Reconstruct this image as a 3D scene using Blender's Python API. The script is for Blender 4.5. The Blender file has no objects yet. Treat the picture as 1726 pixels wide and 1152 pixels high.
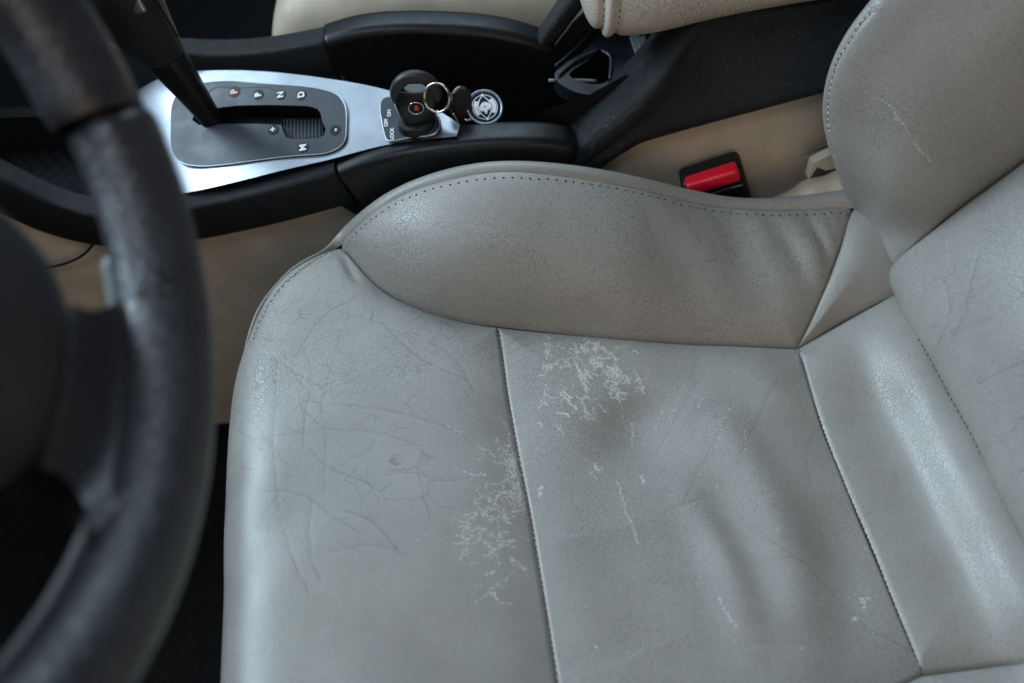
import bpy, bmesh, math, random
import numpy as np
from mathutils import Vector, Matrix
random.seed(7); rng = np.random.default_rng(7)
scene = bpy.context.scene
COL = scene.collection

# ------------------------------------------------------------------ camera
FPX = 1726 * 35 / 36
PITCH, YAW = math.radians(52.5), math.radians(3)
CAM = np.array([0, 0, .59])
_fh = np.array([math.sin(YAW), math.cos(YAW), 0]); _zz = np.array([0, 0, 1.])
RT = np.array([math.cos(YAW), -math.sin(YAW), 0])
FW = math.cos(PITCH) * _fh - math.sin(PITCH) * _zz
UP = math.sin(PITCH) * _fh + math.cos(PITCH) * _zz
cd = bpy.data.cameras.new('camera'); cam = bpy.data.objects.new('camera', cd); COL.objects.link(cam)
cd.sensor_width = 36; cd.lens = 35; cd.clip_start = .02; cd.clip_end = 50
cam.matrix_world = Matrix(((RT[0], UP[0], -FW[0], CAM[0]), (RT[1], UP[1], -FW[1], CAM[1]), (RT[2], UP[2], -FW[2], CAM[2]), (0, 0, 0, 1)))
cd.dof.use_dof = True; cd.dof.focus_distance = .735; cd.dof.aperture_fstop = 4.0
scene.camera = cam

# ------------------------------------------------------------------ light
world = bpy.data.worlds.new('World'); scene.world = world; world.use_nodes = True
bg = world.node_tree.nodes['Background']; bg.inputs[0].default_value = (.62, .78, 1, 1); bg.inputs[1].default_value = .035

def area(name, loc, target, sx, sy, power, color):
    l = bpy.data.lights.new(name, 'AREA'); l.shape = 'RECTANGLE'; l.size = sx; l.size_y = sy; l.energy = power; l.color = color
    o = bpy.data.objects.new(name, l); COL.objects.link(o); o.location = loc
    o.rotation_euler = (Vector(target) - Vector(loc)).to_track_quat('-Z', 'Y').to_euler(); return o
area('windshield_daylight', (-1.15, .85, .75), (.1, .45, 0), 1.0, .5, 25, (.65, .84, 1))
area('open_roof_daylight', (-.05, 1.55, 1.20), (.08, .45, 0), 1.2, .9, 11, (.67, .85, 1))
area('sky_above_door', (-.40, -.15, 1.30), (-.2, .25, .3), .6, .4, 4.4, (.78, .88, 1))
area('door_opening_daylight', (.3, -1.0, .6), (.1, .5, 0), 1.2, .9, 4.2, (1, .74, .50))
scene.view_settings.view_transform = 'Standard'; scene.view_settings.look = 'None'
scene.view_settings.exposure = .08; scene.view_settings.gamma = 1

# ------------------------------------------------------------------ helpers
def ray(x, y): return FW + (x - 863) / FPX * RT + (576 - y) / FPX * UP
def Zp(x, y, z): r = ray(x, y); return CAM + r * ((z - CAM[2]) / r[2])
def Yp(x, y, Y): r = ray(x, y); return CAM + r * (Y / r[1])
def PLp(x, y, p0, n): r = ray(x, y); return CAM + r * (((p0 - CAM) @ n) / (r @ n))
A = np.array
def unit(v): return v / np.linalg.norm(v)

def spl(t, q):
    """matrix that evaluates the natural cubic spline through knots t at q"""
    n = len(t)
    if n == 2:
        w = (q - t[0]) / (t[1] - t[0]); return np.stack([1 - w, w], 1)
    h = np.diff(t); M = np.zeros((n, n)); B = np.zeros((n, n)); M[0, 0] = M[-1, -1] = 1
    for i in range(1, n - 1):
        M[i, i-1] = h[i-1]; M[i, i] = 2 * (h[i-1] + h[i]); M[i, i+1] = h[i]
        B[i, i-1] = 6 / h[i-1]; B[i, i] = -6 / h[i-1] - 6 / h[i]; B[i, i+1] = 6 / h[i]
    S = np.linalg.solve(M, B); I = np.eye(n)
    k = np.clip(np.searchsorted(t, q, side='right') - 1, 0, n - 2)
    hh = h[k][:, None]; a = ((t[k+1] - q)[:, None]) / hh; b = ((q - t[k])[:, None]) / hh
    return a * I[k] + b * I[k+1] + ((a**3 - a) * S[k] + (b**3 - b) * S[k+1]) * hh**2 / 6

def knots(P):
    d = np.linalg.norm(np.diff(P, axis=0), axis=2).mean(1) + 1e-6
    return np.r_[0, np.cumsum(d)]

def curve(P, n):
    P = A(P, float); t = np.r_[0, np.cumsum(np.linalg.norm(np.diff(P, axis=0), axis=1) + 1e-9)]
    return spl(t, np.linspace(0, t[-1], n)) @ P

def normals(V):
    du = np.gradient(V, axis=0); dv = np.gradient(V, axis=1)
    n = np.cross(du, dv); l = np.linalg.norm(n, axis=2, keepdims=True)
    return n / np.maximum(l, 1e-12)

def patch(ctrl, res, face):
    """dense grid through a small grid of control points; face = direction its front looks to"""
    P = A(ctrl, float); tu, tv = knots(P), knots(P.transpose(1, 0, 2))
    nu, nv = max(8, int(tu[-1] / res)), max(8, int(tv[-1] / res))
    Mu, Mv = spl(tu, np.linspace(0, tu[-1], nu)), spl(tv, np.linspace(0, tv[-1], nv))
    V = np.einsum('ai,ijk,bj->abk', Mu, P, Mv)
    N = normals(V)
    if (N.mean((0, 1)) @ A(face)) < 0: V = V[:, ::-1].copy(); N = normals(V); flip = True
    else: flip = False
    return V, N, flip

def edge_dist(V):
    lu = np.linalg.norm(np.diff(V, axis=0), axis=2); lv = np.linalg.norm(np.diff(V, axis=1), axis=2)
    cu = np.concatenate([np.zeros((1, V.shape[1])), np.cumsum(lu, 0)]); cv = np.concatenate([np.zeros((V.shape[0], 1)), np.cumsum(lv, 1)], 1)
    return cu, cu[-1:] - cu, cv, cv[:, -1:] - cv

def link(o, parent=None):
    COL.objects.link(o)
    if parent is not None:
        o.parent = parent; o.matrix_parent_inverse = Matrix.Translation(-Vector(parent.location))
    return o

def mesh_np(name, V, Fq, mat, parent=None, smooth=True, attrs=None):
    V = np.asarray(V, np.float32).reshape(-1, 3); Fq = np.asarray(Fq, np.int32)
    me = bpy.data.meshes.new(name); k = Fq.shape[1]
    me.vertices.add(len(V)); me.vertices.foreach_set('co', V.ravel())
    me.loops.add(Fq.size); me.loops.foreach_set('vertex_index', Fq.ravel())
    me.polygons.add(len(Fq)); me.polygons.foreach_set('loop_start', np.arange(0, Fq.size, k, dtype=np.int32))
    me.polygons.foreach_set('use_smooth', np.full(len(Fq), smooth))
    for an, av in (attrs or {}).items():
        a = me.attributes.new(an, 'FLOAT', 'POINT'); a.data.foreach_set('value', np.asarray(av, np.float32).ravel())
    me.update(calc_edges=True); me.materials.append(mat)
    return link(bpy.data.objects.new(name, me), parent)

def gridF(nu, nv, cu=False, cv=False):
    i = np.arange(nu if cu else nu - 1); j = np.arange(nv if cv else nv - 1)
    I, J = np.meshgrid(i, j, indexing='ij'); I2, J2 = (I + 1) % nu, (J + 1) % nv
    return np.stack([I * nv + J, I2 * nv + J, I2 * nv + J2, I * nv + J2], -1).reshape(-1, 4)

def grid(name, V, mat, parent=None, attrs=None, cu=False, cv=False):
    return mesh_np(name, V, gridF(V.shape[0], V.shape[1], cu, cv), mat, parent, True, attrs)

def bm_obj(name, bm, mat, parent=None, smooth=True):
    me = bpy.data.meshes.new(name); bm.normal_update()
    for f in bm.faces: f.smooth = smooth
    bm.to_mesh(me); bm.free(); me.materials.append(mat)
    return link(bpy.data.objects.new(name, me), parent)

def frames(path, up):
    T = np.gradient(path, axis=0); T /= np.linalg.norm(T, axis=1, keepdims=True)
    S = np.cross(T, A(up, float)[None]); S /= np.linalg.norm(S, axis=1, keepdims=True)
    return T, S, np.cross(S, T)

def sweep(name, path, prof, mat, parent=None, up=(0, 0, 1), n=60, scale=None, closed=False):
    """profile points (side, up) carried along a smooth path, ends capped"""
    P = curve(path, n) if n else A(path, float)
    if closed:
        T = np.roll(P, -1, 0) - np.roll(P, 1, 0); T /= np.linalg.norm(T, axis=1, keepdims=True)
        S = np.cross(T, A(up, float)[None]); S /= np.linalg.norm(S, axis=1, keepdims=True); Uv = np.cross(S, T)
    else: T, S, Uv = frames(P, up)
    pr = A(prof, float); sc = np.ones((len(P), 2)) if scale is None else scale
    V = P[:, None] + S[:, None] * (pr[None, :, 0:1] * sc[:, None, 0:1]) + Uv[:, None] * (pr[None, :, 1:2] * sc[:, None, 1:2])
    F_ = gridF(len(P), len(pr), closed, True)
    o = mesh_np(name, V, F_, mat, parent)
    if not closed:
        bm = bmesh.new(); bm.from_mesh(o.data); bm.verts.ensure_lookup_table(); m = len(pr)
        for vs in ([bm.verts[k] for k in range(m)], [bm.verts[len(bm.verts) - m + k] for k in range(m)][::-1]):
            try: bm.faces.new(vs)
            except ValueError: pass
        bmesh.ops.recalc_face_normals(bm, faces=bm.faces); bm.to_mesh(o.data); bm.free()
    return o

def rrect(w, h, r, k=5):
    out = []
    for cx, cy, a0 in ((w/2 - r, h/2 - r, 0), (-w/2 + r, h/2 - r, 90), (-w/2 + r, -h/2 + r, 180), (w/2 - r, -h/2 + r, 270)):
        for q in range(k + 1):
            a = math.radians(a0 + 90 * q / k); out.append((cx + r * math.cos(a), cy + r * math.sin(a)))
    return out

def circ(r, k=12): return [(r * math.cos(2 * math.pi * q / k), r * math.sin(2 * math.pi * q / k)) for q in range(k)]

def smooth_loop(pts, n=120):
    P = A(pts, float); P = np.concatenate([P[-3:], P, P[:3]]); t = np.r_[0, np.cumsum(np.linalg.norm(np.diff(P, axis=0), axis=1))]
    return spl(t, np.linspace(t[3], t[-3], n + 1)[:-1]) @ P

def plate(name, outer, holes, down, mat, parent=None, bevel=0, smooth=False):
    """flat plate: outline (and holes) given as 3-D loops, thickened along 'down'"""
    bm = bmesh.new(); edges = []
    for lp in [outer] + list(holes):
        vs = [bm.verts.new(p) for p in lp]
        edges += [bm.edges.new((vs[k], vs[(k + 1) % len(vs)])) for k in range(len(vs))]
    r = bmesh.ops.triangle_fill(bm, use_beauty=True, use_dissolve=False, edges=edges)
    ext = bmesh.ops.extrude_face_region(bm, geom=list(bm.faces))
    bmesh.ops.translate(bm, verts=[v for v in ext['geom'] if isinstance(v, bmesh.types.BMVert)], vec=Vector(down))
    bmesh.ops.recalc_face_normals(bm, faces=bm.faces)
    return bm_obj(name, bm, mat, parent, smooth)

def rbox(name, size, r, M, mat, parent=None, seg=3):
    bm = bmesh.new(); bmesh.ops.create_cube(bm, size=1)
    bmesh.ops.scale(bm, verts=bm.verts, vec=size)
    bmesh.ops.bevel(bm, geom=list(bm.edges), offset=r, segments=seg, affect='EDGES', profile=.5)
    bm.transform(M); return bm_obj(name, bm, mat, parent)

def frame_m(o, x, y, z):
    return Matrix(((x[0], y[0], z[0], o[0]), (x[1], y[1], z[1], o[1]), (x[2], y[2], z[2], o[2]), (0, 0, 0, 1)))

def thing(name, label, cat, loc, group=None):
    o = bpy.data.objects.new(name, None); o.empty_display_size = .05; COL.objects.link(o); o.location = loc
    return tag(o, label, cat, group)
def tag(o, label, cat, group=None):
    o['label'] = label; o['category'] = cat
    if group: o['group'] = group
    return o
def struct(o): o['kind'] = 'structure'; return o

def text_obj(name, s, o, x, y, size, mat, parent, bold=0.0):
    cu = bpy.data.curves.new(name, 'FONT'); cu.body = s; cu.size = size; cu.align_x = 'CENTER'; cu.align_y = 'CENTER'; cu.offset = bold
    t = bpy.data.objects.new(name, cu); COL.objects.link(t)
    dg = bpy.context.evaluated_depsgraph_get(); me = bpy.data.meshes.new_from_object(t.evaluated_get(dg))
    bpy.data.objects.remove(t); me.transform(frame_m(o, x, y, np.cross(x, y))); me.materials.clear(); me.materials.append(mat)
    return link(bpy.data.objects.new(name, me), parent)

# ------------------------------------------------------------------ materials
class NT:
    def __init__(s, name):
        s.m = bpy.data.materials.new(name); s.m.use_nodes = True; s.t = s.m.node_tree; s.b = s.t.nodes['Principled BSDF']
        s.co = s.n('ShaderNodeTexCoord').outputs['Object']
    def n(s, t, **k):
        x = s.t.nodes.new(t)
        for a, v in k.items(): setattr(x, a, v)
        return x
    def l(s, a, b): s.t.links.new(a, b)
    def put(s, sock, v):
        if isinstance(v, (int, float)): sock.default_value = v
        elif isinstance(v, tuple): sock.default_value = v if len(v) == len(sock.default_value) else v + (1,)
        else: s.l(v, sock)
    def math(s, op, a, b=0.0, c=0.0, clamp=False):
        x = s.n('ShaderNodeMath', operation=op, use_clamp=clamp)
        for k, v in enumerate((a, b, c)): s.put(x.inputs[k], v)
        return x.outputs[0]
    def noise(s, sc, detail=3, rough=.55, vec=None, dist=0):
        x = s.n('ShaderNodeTexNoise'); x.inputs['Scale'].default_value = sc; x.inputs['Detail'].default_value = detail
        x.inputs['Roughness'].default_value = rough; x.inputs['Distortion'].default_value = dist; s.l(vec or s.co, x.inputs['Vector']); return x
    def vor(s, sc, feat, vec=None):
        x = s.n('ShaderNodeTexVoronoi', feature=feat); x.inputs['Scale'].default_value = sc; s.l(vec or s.co, x.inputs['Vector']); return x.outputs['Distance']
    def rng(s, v, a, b, c=0.0, d=1.0):
        x = s.n('ShaderNodeMapRange', interpolation_type='SMOOTHSTEP'); s.l(v, x.inputs[0])
        for k, q in enumerate((a, b, c, d)): s.put(x.inputs[k + 1], q)
        return x.outputs[0]
    def mix(s, f, a, b, blend='MIX'):
        x = s.n('ShaderNodeMix', data_type='RGBA', blend_type=blend); s.put(x.inputs[0], f); s.put(x.inputs[6], a); s.put(x.inputs[7], b); return x.outputs[2]
    def attr(s, a): x = s.n('ShaderNodeAttribute'); x.attribute_name = a; return x.outputs['Fac']
    def bump(s, h, strength, dist, prev=None):
        x = s.n('ShaderNodeBump'); s.put(x.inputs['Strength'], strength); x.inputs['Distance'].default_value = dist; s.l(h, x.inputs['Height'])
        if prev is not None: s.l(prev, x.inputs['Normal'])
        return x.outputs['Normal']

def leather(name, base, cell=300, bump=.6, rough=.42, line=.5, worn=True):
    m = NT(name)
    w = m.noise(90, 2); off = m.n('ShaderNodeVectorMath', operation='MULTIPLY_ADD')
    m.l(w.outputs['Color'], off.inputs[0]); off.inputs[1].default_value = (.0022,) * 3; m.l(m.co, off.inputs[2])
    wv = off.outputs[0]
    e1 = m.rng(m.vor(cell, 'DISTANCE_TO_EDGE', wv), 0, .11); e2 = m.rng(m.vor(cell * .4, 'DISTANCE_TO_EDGE', wv), 0, .05)
    var = m.rng(m.noise(14, 3).outputs['Fac'], .35, .65, .6, 1)
    amt = m.math('MULTIPLY', var, m.math('ADD', m.attr('grain'), .25))
    hgt = m.math('ADD', m.math('MULTIPLY', e1, .6), m.math('ADD', m.math('MULTIPLY', e2, .5), m.math('MULTIPLY', m.noise(1100, 1).outputs['Fac'], .45)))
    nb = m.bump(hgt, m.math('MULTIPLY', amt, bump), .0010)
    # pigment: slight mottling, grime in the grain, grime in creases, stains, worn-off finish
    mot = m.noise(22, 5, .6).outputs['Fac']; c = m.mix(m.rng(mot, .3, .7), tuple(v * .93 for v in base), tuple(v * 1.05 for v in base))
    lines = m.math('MULTIPLY', m.math('SUBTRACT', 1, m.math('MULTIPLY', e1, e2)), m.math('MULTIPLY', amt, line))
    c = m.mix(lines, c, (.09, .08, .065))
    fine = m.noise(700, 3, .6).outputs['Fac']
    if worn:
        cr = m.math('MULTIPLY', m.attr('crease'), m.rng(fine, .25, .6, .35, 1))
        c = m.mix(m.math('MULTIPLY', cr, .62, clamp=True), c, (.085, .075, .062))
        mp = m.n('ShaderNodeMapping'); mp.inputs['Scale'].default_value = (1.0, .62, 1); mp.inputs['Rotation'].default_value = (0, 0, .35); m.l(wv, mp.inputs['Vector'])
        net = m.rng(m.vor(85, 'DISTANCE_TO_EDGE', mp.outputs[0]), .0, .026, 1, 0)
        net = m.math('MULTIPLY', m.math('MULTIPLY', net, m.attr('net')), m.rng(m.noise(40, 2).outputs['Fac'], .42, .62))
        c = m.mix(m.math('MULTIPLY', net, .55), c, (.085, .075, .062))
        st = m.math('MULTIPLY', m.attr('stain'), m.rng(m.noise(95, 5, .65).outputs['Fac'], .42, .66))
        c = m.mix(m.math('MULTIPLY', st, .62), c, (.33, .25, .17))
        c = m.mix(m.math('MULTIPLY', m.math('MULTIPLY', m.attr('rub'), m.rng(m.noise(300, 4, .6).outputs['Fac'], .35, .65)), .22), c, (.52, .50, .44))
        wa = m.attr('wear'); wr = m.math('ADD', m.noise(980, 3, .6).outputs['Fac'], m.math('MULTIPLY', wa, .36))
        wm = m.math('MULTIPLY', m.rng(wr, .70, .75), m.rng(wa, .0, .04)); c = m.mix(m.math('MULTIPLY', wm, .62), c, (.68, .67, .61))
        m.put(m.b.inputs['Roughness'], m.math('ADD', m.math('MULTIPLY', wm, .3), m.rng(mot, .2, .8, rough - .05, rough + .08)))
    else: m.b.inputs['Roughness'].default_value = rough
    m.l(c, m.b.inputs['Base Color']); m.l(nb, m.b.inputs['Normal']); m.b.inputs['Specular IOR Level'].default_value = .6
    return m.m

def plastic(name, base, rough=.45, grain=0, gs=900, spec=.5, dust=0.0, metal=0, rv=.06):
    m = NT(name); c = m.mix(m.rng(m.noise(35, 4).outputs['Fac'], .3, .7), tuple(v * .9 for v in base), tuple(v * 1.1 for v in base))
    if dust:
        c = m.mix(m.math('MULTIPLY', m.rng(m.noise(900, 2, .7).outputs['Fac'], .7, .78), dust), c, (.3, .29, .27))
    m.l(c, m.b.inputs['Base Color']); m.put(m.b.inputs['Roughness'], m.rng(m.noise(60, 4).outputs['Fac'], .3, .7, rough - rv, rough + rv))
    m.b.inputs['Specular IOR Level'].default_value = spec; m.b.inputs['Metallic'].default_value = metal
    if grain: m.l(m.bump(m.math('ADD', m.rng(m.vor(gs, 'DISTANCE_TO_EDGE'), 0, .3), m.noise(gs * 1.7, 2).outputs['Fac']), grain, .0004), m.b.inputs['Normal'])
    return m.m

M_SEAT = leather('seat_leather', (.315, .298, .268), 460, .36, .36, .36)
M_ARM = leather('armrest_leather', (.44, .39, .32), 300, .5, .45, .18, False)
M_PASS = plastic('passenger_seat_leather', (.40, .33, .24), .5)
M_BEIGE = plastic('beige_plastic', (.50, .43, .34), .55, .15, 900)
M_GRAIN = plastic('black_grained_plastic', (.006, .007, .0085), .34, .8, 1100, .45, .1)
M_SOFT = plastic('black_soft_plastic', (.006, .0065, .008), .38, .08, 1200, .4, .2)
M_DARK = plastic('dark_cavity_plastic', (.006, .006, .007), .5, 0, 900, .3)
M_GATE = plastic('gate_plastic', (.020, .026, .034), .42, .06, 1500, .5, .2)
M_SILVER = plastic('brushed_silver', (.38, .41, .45), .38, 0, 900, .5, 0, 1, .0)
M_CHROME = plastic('chrome', (.75, .73, .70), .18, 0, 900, .5, 0, 1)
M_RIM = plastic('wheel_leather', (.030, .030, .035), .33, .5, 420, .8)
M_RIM2 = plastic('wheel_back_plastic', (.13, .14, .14), .5)
M_FOB = plastic('fob_rubber', (.008, .008, .009), .28, 0)
M_CARPET = plastic('black_carpet', (.010, .010, .011), .95, 1.0, 500, .1)
M_RUBBER = plastic('mat_rubber', (.012, .012, .013), .9, .2, 900, .1, .1)
M_RED = plastic('buckle_red', (.68, .006, .026), .35, .05, 900)
M_WHITE = plastic('white_print', (.88, .92, .95), .5)
M_BLUEP = plastic('emblem_blue', (.02, .045, .08), .25)
M_REDP = plastic('red_print', (.60, .05, .04), .4)
M_PINK = plastic('lit_letter', (.80, .42, .38), .4)
M_THREAD = plastic('stitch_hole', (.012, .011, .010), .8)
M_THREADL = plastic('pale_thread', (.50, .48, .43), .7)
M_STRAP = plastic('strap_leather', (.014, .013, .012), .5, .3, 700)
M_STRAPE = plastic('strap_edge', (.35, .30, .22), .6)

# ------------------------------------------------------------------ leather panel tools
def seg_d(Q, a, b):
    ab = b - a; t = np.clip(((Q - a) @ ab) / max(ab @ ab, 1e-12), 0, 1); return np.linalg.norm(Q - a - t[:, None] * ab, axis=1)

class Panel:
    def __init__(s, ctrl, res, face, seams='', tuck=.006, w=.010, tdir=(0, 0, 1)):
        s.V, s.N, s.flip = patch(ctrl, res, face); s.shape = s.V.shape[:2]
        u0, u1, v0, v1 = edge_dist(s.V)
        if s.flip: v0, v1 = v1, v0
        s.d = {'u0': u0, 'u1': u1, 'v0': v0, 'v1': v1}
        s.disp = np.zeros(s.shape); s.tk = np.zeros(s.shape); s.tdir = A(tdir) / np.linalg.norm(tdir)
        for e in seams.split():
            d = s.d[e[:2]]; k = float(e[3:]) if len(e) > 2 else 1
            s.tk = np.maximum(s.tk, tuck * k * np.exp(-(d / w) ** 1.2) + .0022 * min(1, k * 1.5) * np.exp(-(d / .0013) ** 2))
        n = s.shape[0] * s.shape[1]
        s.at = {k: np.zeros(n) for k in ('wear', 'crease', 'stain', 'net', 'rub')}; s.at['grain'] = np.full(n, .45)
        s.Q = s.V.reshape(-1, 3); s.Nq = s.N.reshape(-1, 3)
        s.sub = s.Q[::13]; s.subN = s.Nq[::13]
    def on(s, x, y):
        r = unit(ray(x, y)); d = s.sub - CAM; t = d @ r; e = np.linalg.norm(d - t[:, None] * r, axis=1); k = np.argmin(np.where(e < e.min() + .005, t, 9))
        n = s.subN[k]; dn = r @ n
        if abs(dn) < .15: return s.sub[k]
        return CAM + r * (((s.sub[k] - CAM) @ n) / dn)
    def pts(s, px): return [s.on(*p) for p in px]
    def near(s, P, rad):
        P = A(P); lo, hi = P.min(0) - rad, P.max(0) + rad
        return np.nonzero(((s.Q >= lo) & (s.Q <= hi)).all(1))[0]
    def dist(s, P, rad):
        i = s.near(P, rad); d = np.full(len(i), 9.); Qs = s.Q[i]
        for a, b in zip(P[:-1], P[1:]): d = np.minimum(d, seg_d(Qs, a, b))
        return i, d
    def stamp(s, name, P, width, val=1.):
        i, d = s.dist(P, width * 3); s.at[name][i] = np.maximum(s.at[name][i], val * np.exp(-(d / width) ** 2))
    def ridge(s, px, amp, width, taper=True):
        P = A(s.pts(px)); P = curve(P, 150); i = s.near(P, width * 3)
        D = np.linalg.norm(s.Q[i][:, None] - P[None], axis=2); k = D.argmin(1); d = D[np.arange(len(i)), k]
        tp = np.sin(np.pi * np.clip((k + 8) / 166, 0, 1)) ** .7 if taper else 1
        s.disp.reshape(-1)[i] += amp * np.exp(-(d / width) ** 2) * tp
    def crease(s, px, width=.0008, val=.8, depth=.0003):
        width *= .8; depth *= .25; val = min(1, val * 1.15)
        P = curve(A(s.pts(px)), max(4, len(px) * 5)); P[1:-1] += rng.normal(0, .0003, (len(P) - 2, 3)) 
        s.stamp('crease', P, width, val); i, d = s.dist(P, .012); s.disp.reshape(-1)[i] -= depth * np.exp(-(d / .0022) ** 2)
    def blob(s, name, px, rad, val):
        P = [s.on(*px)] * 2; i, d = s.dist(P, rad * 2.2); s.at[name][i] = np.maximum(s.at[name][i], val * np.exp(-(d / rad) ** 2))
    def build(s, name, mat, parent, rough=.0):
        V = s.V + s.N * s.disp[..., None] - s.tdir * s.tk[..., None]; s.F = V; s.FN = normals(V)
        return grid(name, V, mat, parent, s.at)

def dots(name, P, N, T, mat, parent, a=.0007, b=.0014, h=.0005):
    """small raised stitches, one object per row of stitching"""
    bm = bmesh.new()
    for p, n, t in zip(P, N, T):
        t = unit(t); n = unit(n); sd = np.cross(n, t)
        vs = [bm.verts.new(p + q) for q in (t * b, sd * a, -t * b, -sd * a)]; top = bm.verts.new(p + n * h); 
        for k in range(4): bm.faces.new((vs[k], vs[(k + 1) % 4], top))
    return bm_obj(name, bm, mat, parent, False)

def stitch_row(name, P, N, step, mat, parent, lift=.0002, **k):
    L = np.r_[0, np.cumsum(np.linalg.norm(np.diff(P, axis=0), axis=1))]; T = np.gradient(P, axis=0)
    ids = [int(np.searchsorted(L, q)) for q in np.arange(step / 2, L[-1], step)]; ids = [min(i, len(P) - 1) for i in ids]
    o = dots(name, P[ids] + N[ids] * lift, N[ids], T[ids], mat, parent, **k); o['kind'] = 'stuff'; return o

# ------------------------------------------------------------------ setting: floor
FLOOR = -.30
fl = struct(mesh_np('floor', [(-1.2, -.25, FLOOR - .012), (1.0, -.25, FLOOR - .012), (1.0, 1.5, FLOOR - .012), (-1.2, 1.5, FLOOR - .012)], [(0, 1, 2, 3)], M_CARPET, smooth=False))
def zigzag(x0, x1, y0, y1, z, res=.0022, per=.016, amp=.0035):
    x = np.arange(x0, x1, res); y = np.arange(y0, y1, res); X, Y = np.meshgrid(x, y, indexing='ij')
    ph = (X + .008 * np.sin(Y * 2 * math.pi / .045)) / per; w = np.abs(ph % 1 - .5) * 2
    band = .45 + .55 * np.clip(np.sin(Y * 2 * math.pi / .09) * 3 + 2, 0, 1)
    return np.stack([X, Y, z + amp * (w * w * (3 - 2 * w)) * band], -1)
struct(rbox('dashboard_shade_block', (.32, 1.5, .34), .05, Matrix.Translation((-.83, .62, .16)), M_CARPET))  # unseen block, added to shade the footwell and seat front from windshield light
fm = grid('floor_mat', zigzag(-.62, .02, -.18, .57, FLOOR, .003, .02, .004), M_RUBBER)
tag(fm, 'black floor mat with wavy zigzag ribs in the driver footwell', 'floor mat')

# ------------------------------------------------------------------ driver seat
seat = thing('driver_seat', 'worn grey leather driver seat with cracked and scuffed cushion', 'car seat', (.1, .36, FLOOR))
seamAD = [(838, 541), (845, 585), (852, 640), (863, 705), (876, 775), (893, 862), (912, 975), (940, 1150), (957, 1260)]
seamBC = [(1346, 579), (1362, 632), (1382, 695), (1408, 765), (1437, 835), (1470, 912), (1502, 990), (1533, 1067), (1560, 1133)]
def lerp(a, b, t): return tuple(a[k] + (b[k] - a[k]) * t for k in range(len(a)))

# front (thigh) panel
edge = [(573, 410), (492, 456), (443, 516), (414, 588), (396, 680), (388, 800), (384, 960), (380, 1150), (379, 1270)]
sd = [(838, 541), (760, 529), (690, 505), (625, 463), (573, 410)]
ctrl = []
for i, (t, z) in enumerate(((0, 0), (.26, .008), (.5, .011), (.76, .006), (1, -.014))):
    row = []
    for j in range(9):
        q = sd[i] if j == 0 else lerp(seamAD[j], edge[j], t)
        zz = {0: 0, 1: .45, 2: .8}.get(j, 1) * z
        row.append(Zp(*q, zz))
    ctrl.append(row)
dirs = [(-.001, .008), (-.004, .006), (-.006, .004), (-.008, .001)] + [(-.009, 0)] * 5
ctrl.append([ctrl[4][j] + A([dirs[j][0], dirs[j][1], -.045]) for j in range(9)])
ctrl.append([ctrl[4][j] + A([dirs[j][0] * .6, dirs[j][1] * .6, -.13]) for j in range(9)])
ctrl.append([ctrl[4][j] + A([dirs[j][0] * -1 + .01, dirs[j][1], -.22]) for j in range(9)])
front_c = ctrl; front = Panel(ctrl, .0010, (-.3, -.2, 1), 'u0=.8 v0', .006, .017)
# insert
ctrl = []
row0 = [(838, 541), (962, 554), (1095, 566), (1225, 574), (1346, 579)]
for j in range(9):
    row = []
    for k in range(5):
        t = k / 4; q = row0[k] if j == 0 else lerp(seamAD[j], seamBC[j], t)
        if j == 8: q = [(957, 1260), (1110, 1262), (1270, 1238), (1430, 1190), (1560, 1133)][k]
        row.append(Zp(*q, -.015 * t - .006 * math.sin(math.pi * t) * math.sin(math.pi * j / 8)))
    ctrl.append(row)
ins_c = ctrl; insert = Panel(ctrl, .00085, (0, 0, 1), 'u0 v0=.8 v1=.5 u1', .006, .019)
# passenger-side bolster
def topY(P_): return P_
bot = [(573, 410), (625, 463), (690, 505), (760, 529), (838, 541), (962, 554), (1095, 566), (1225, 574), (1346, 579)]
top = [(574, 407), (610, 370), (664, 332), (728, 306), (815, 288), (930, 290), (1070, 313), (1240, 348), (1440, 345)]
zb = [0, 0, 0, 0, 0, -.00375, -.0075, -.01125, -.015]
B0 = [Zp(*bot[k], zb[k]) for k in range(9)]
def yline(p, y0):  # a straight edge parallel to the console
    q = Yp(*p, y0); return Yp(*p, y0 - .03 * q[0])
T0 = [yline(top[k], .556) for k in range(9)]
T0[0] = Zp(575, 406, .001)
bctrl = []
for t in (0, .25, .5, .75, 1):
    row = []
    for k in range(9):
        bl = .016 * 4 * t * (1 - t) * min(1, k / 3) * (1 if k < 7 else .6)
        row.append(B0[k] * (1 - t) + T0[k] * t + bl * A([0, -.62, .78]))
    bctrl.append(row)
bolster = Panel(bctrl, .0010, (0, -.6, .8), 'u0 u1=.33 v1', .006, .011)
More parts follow.
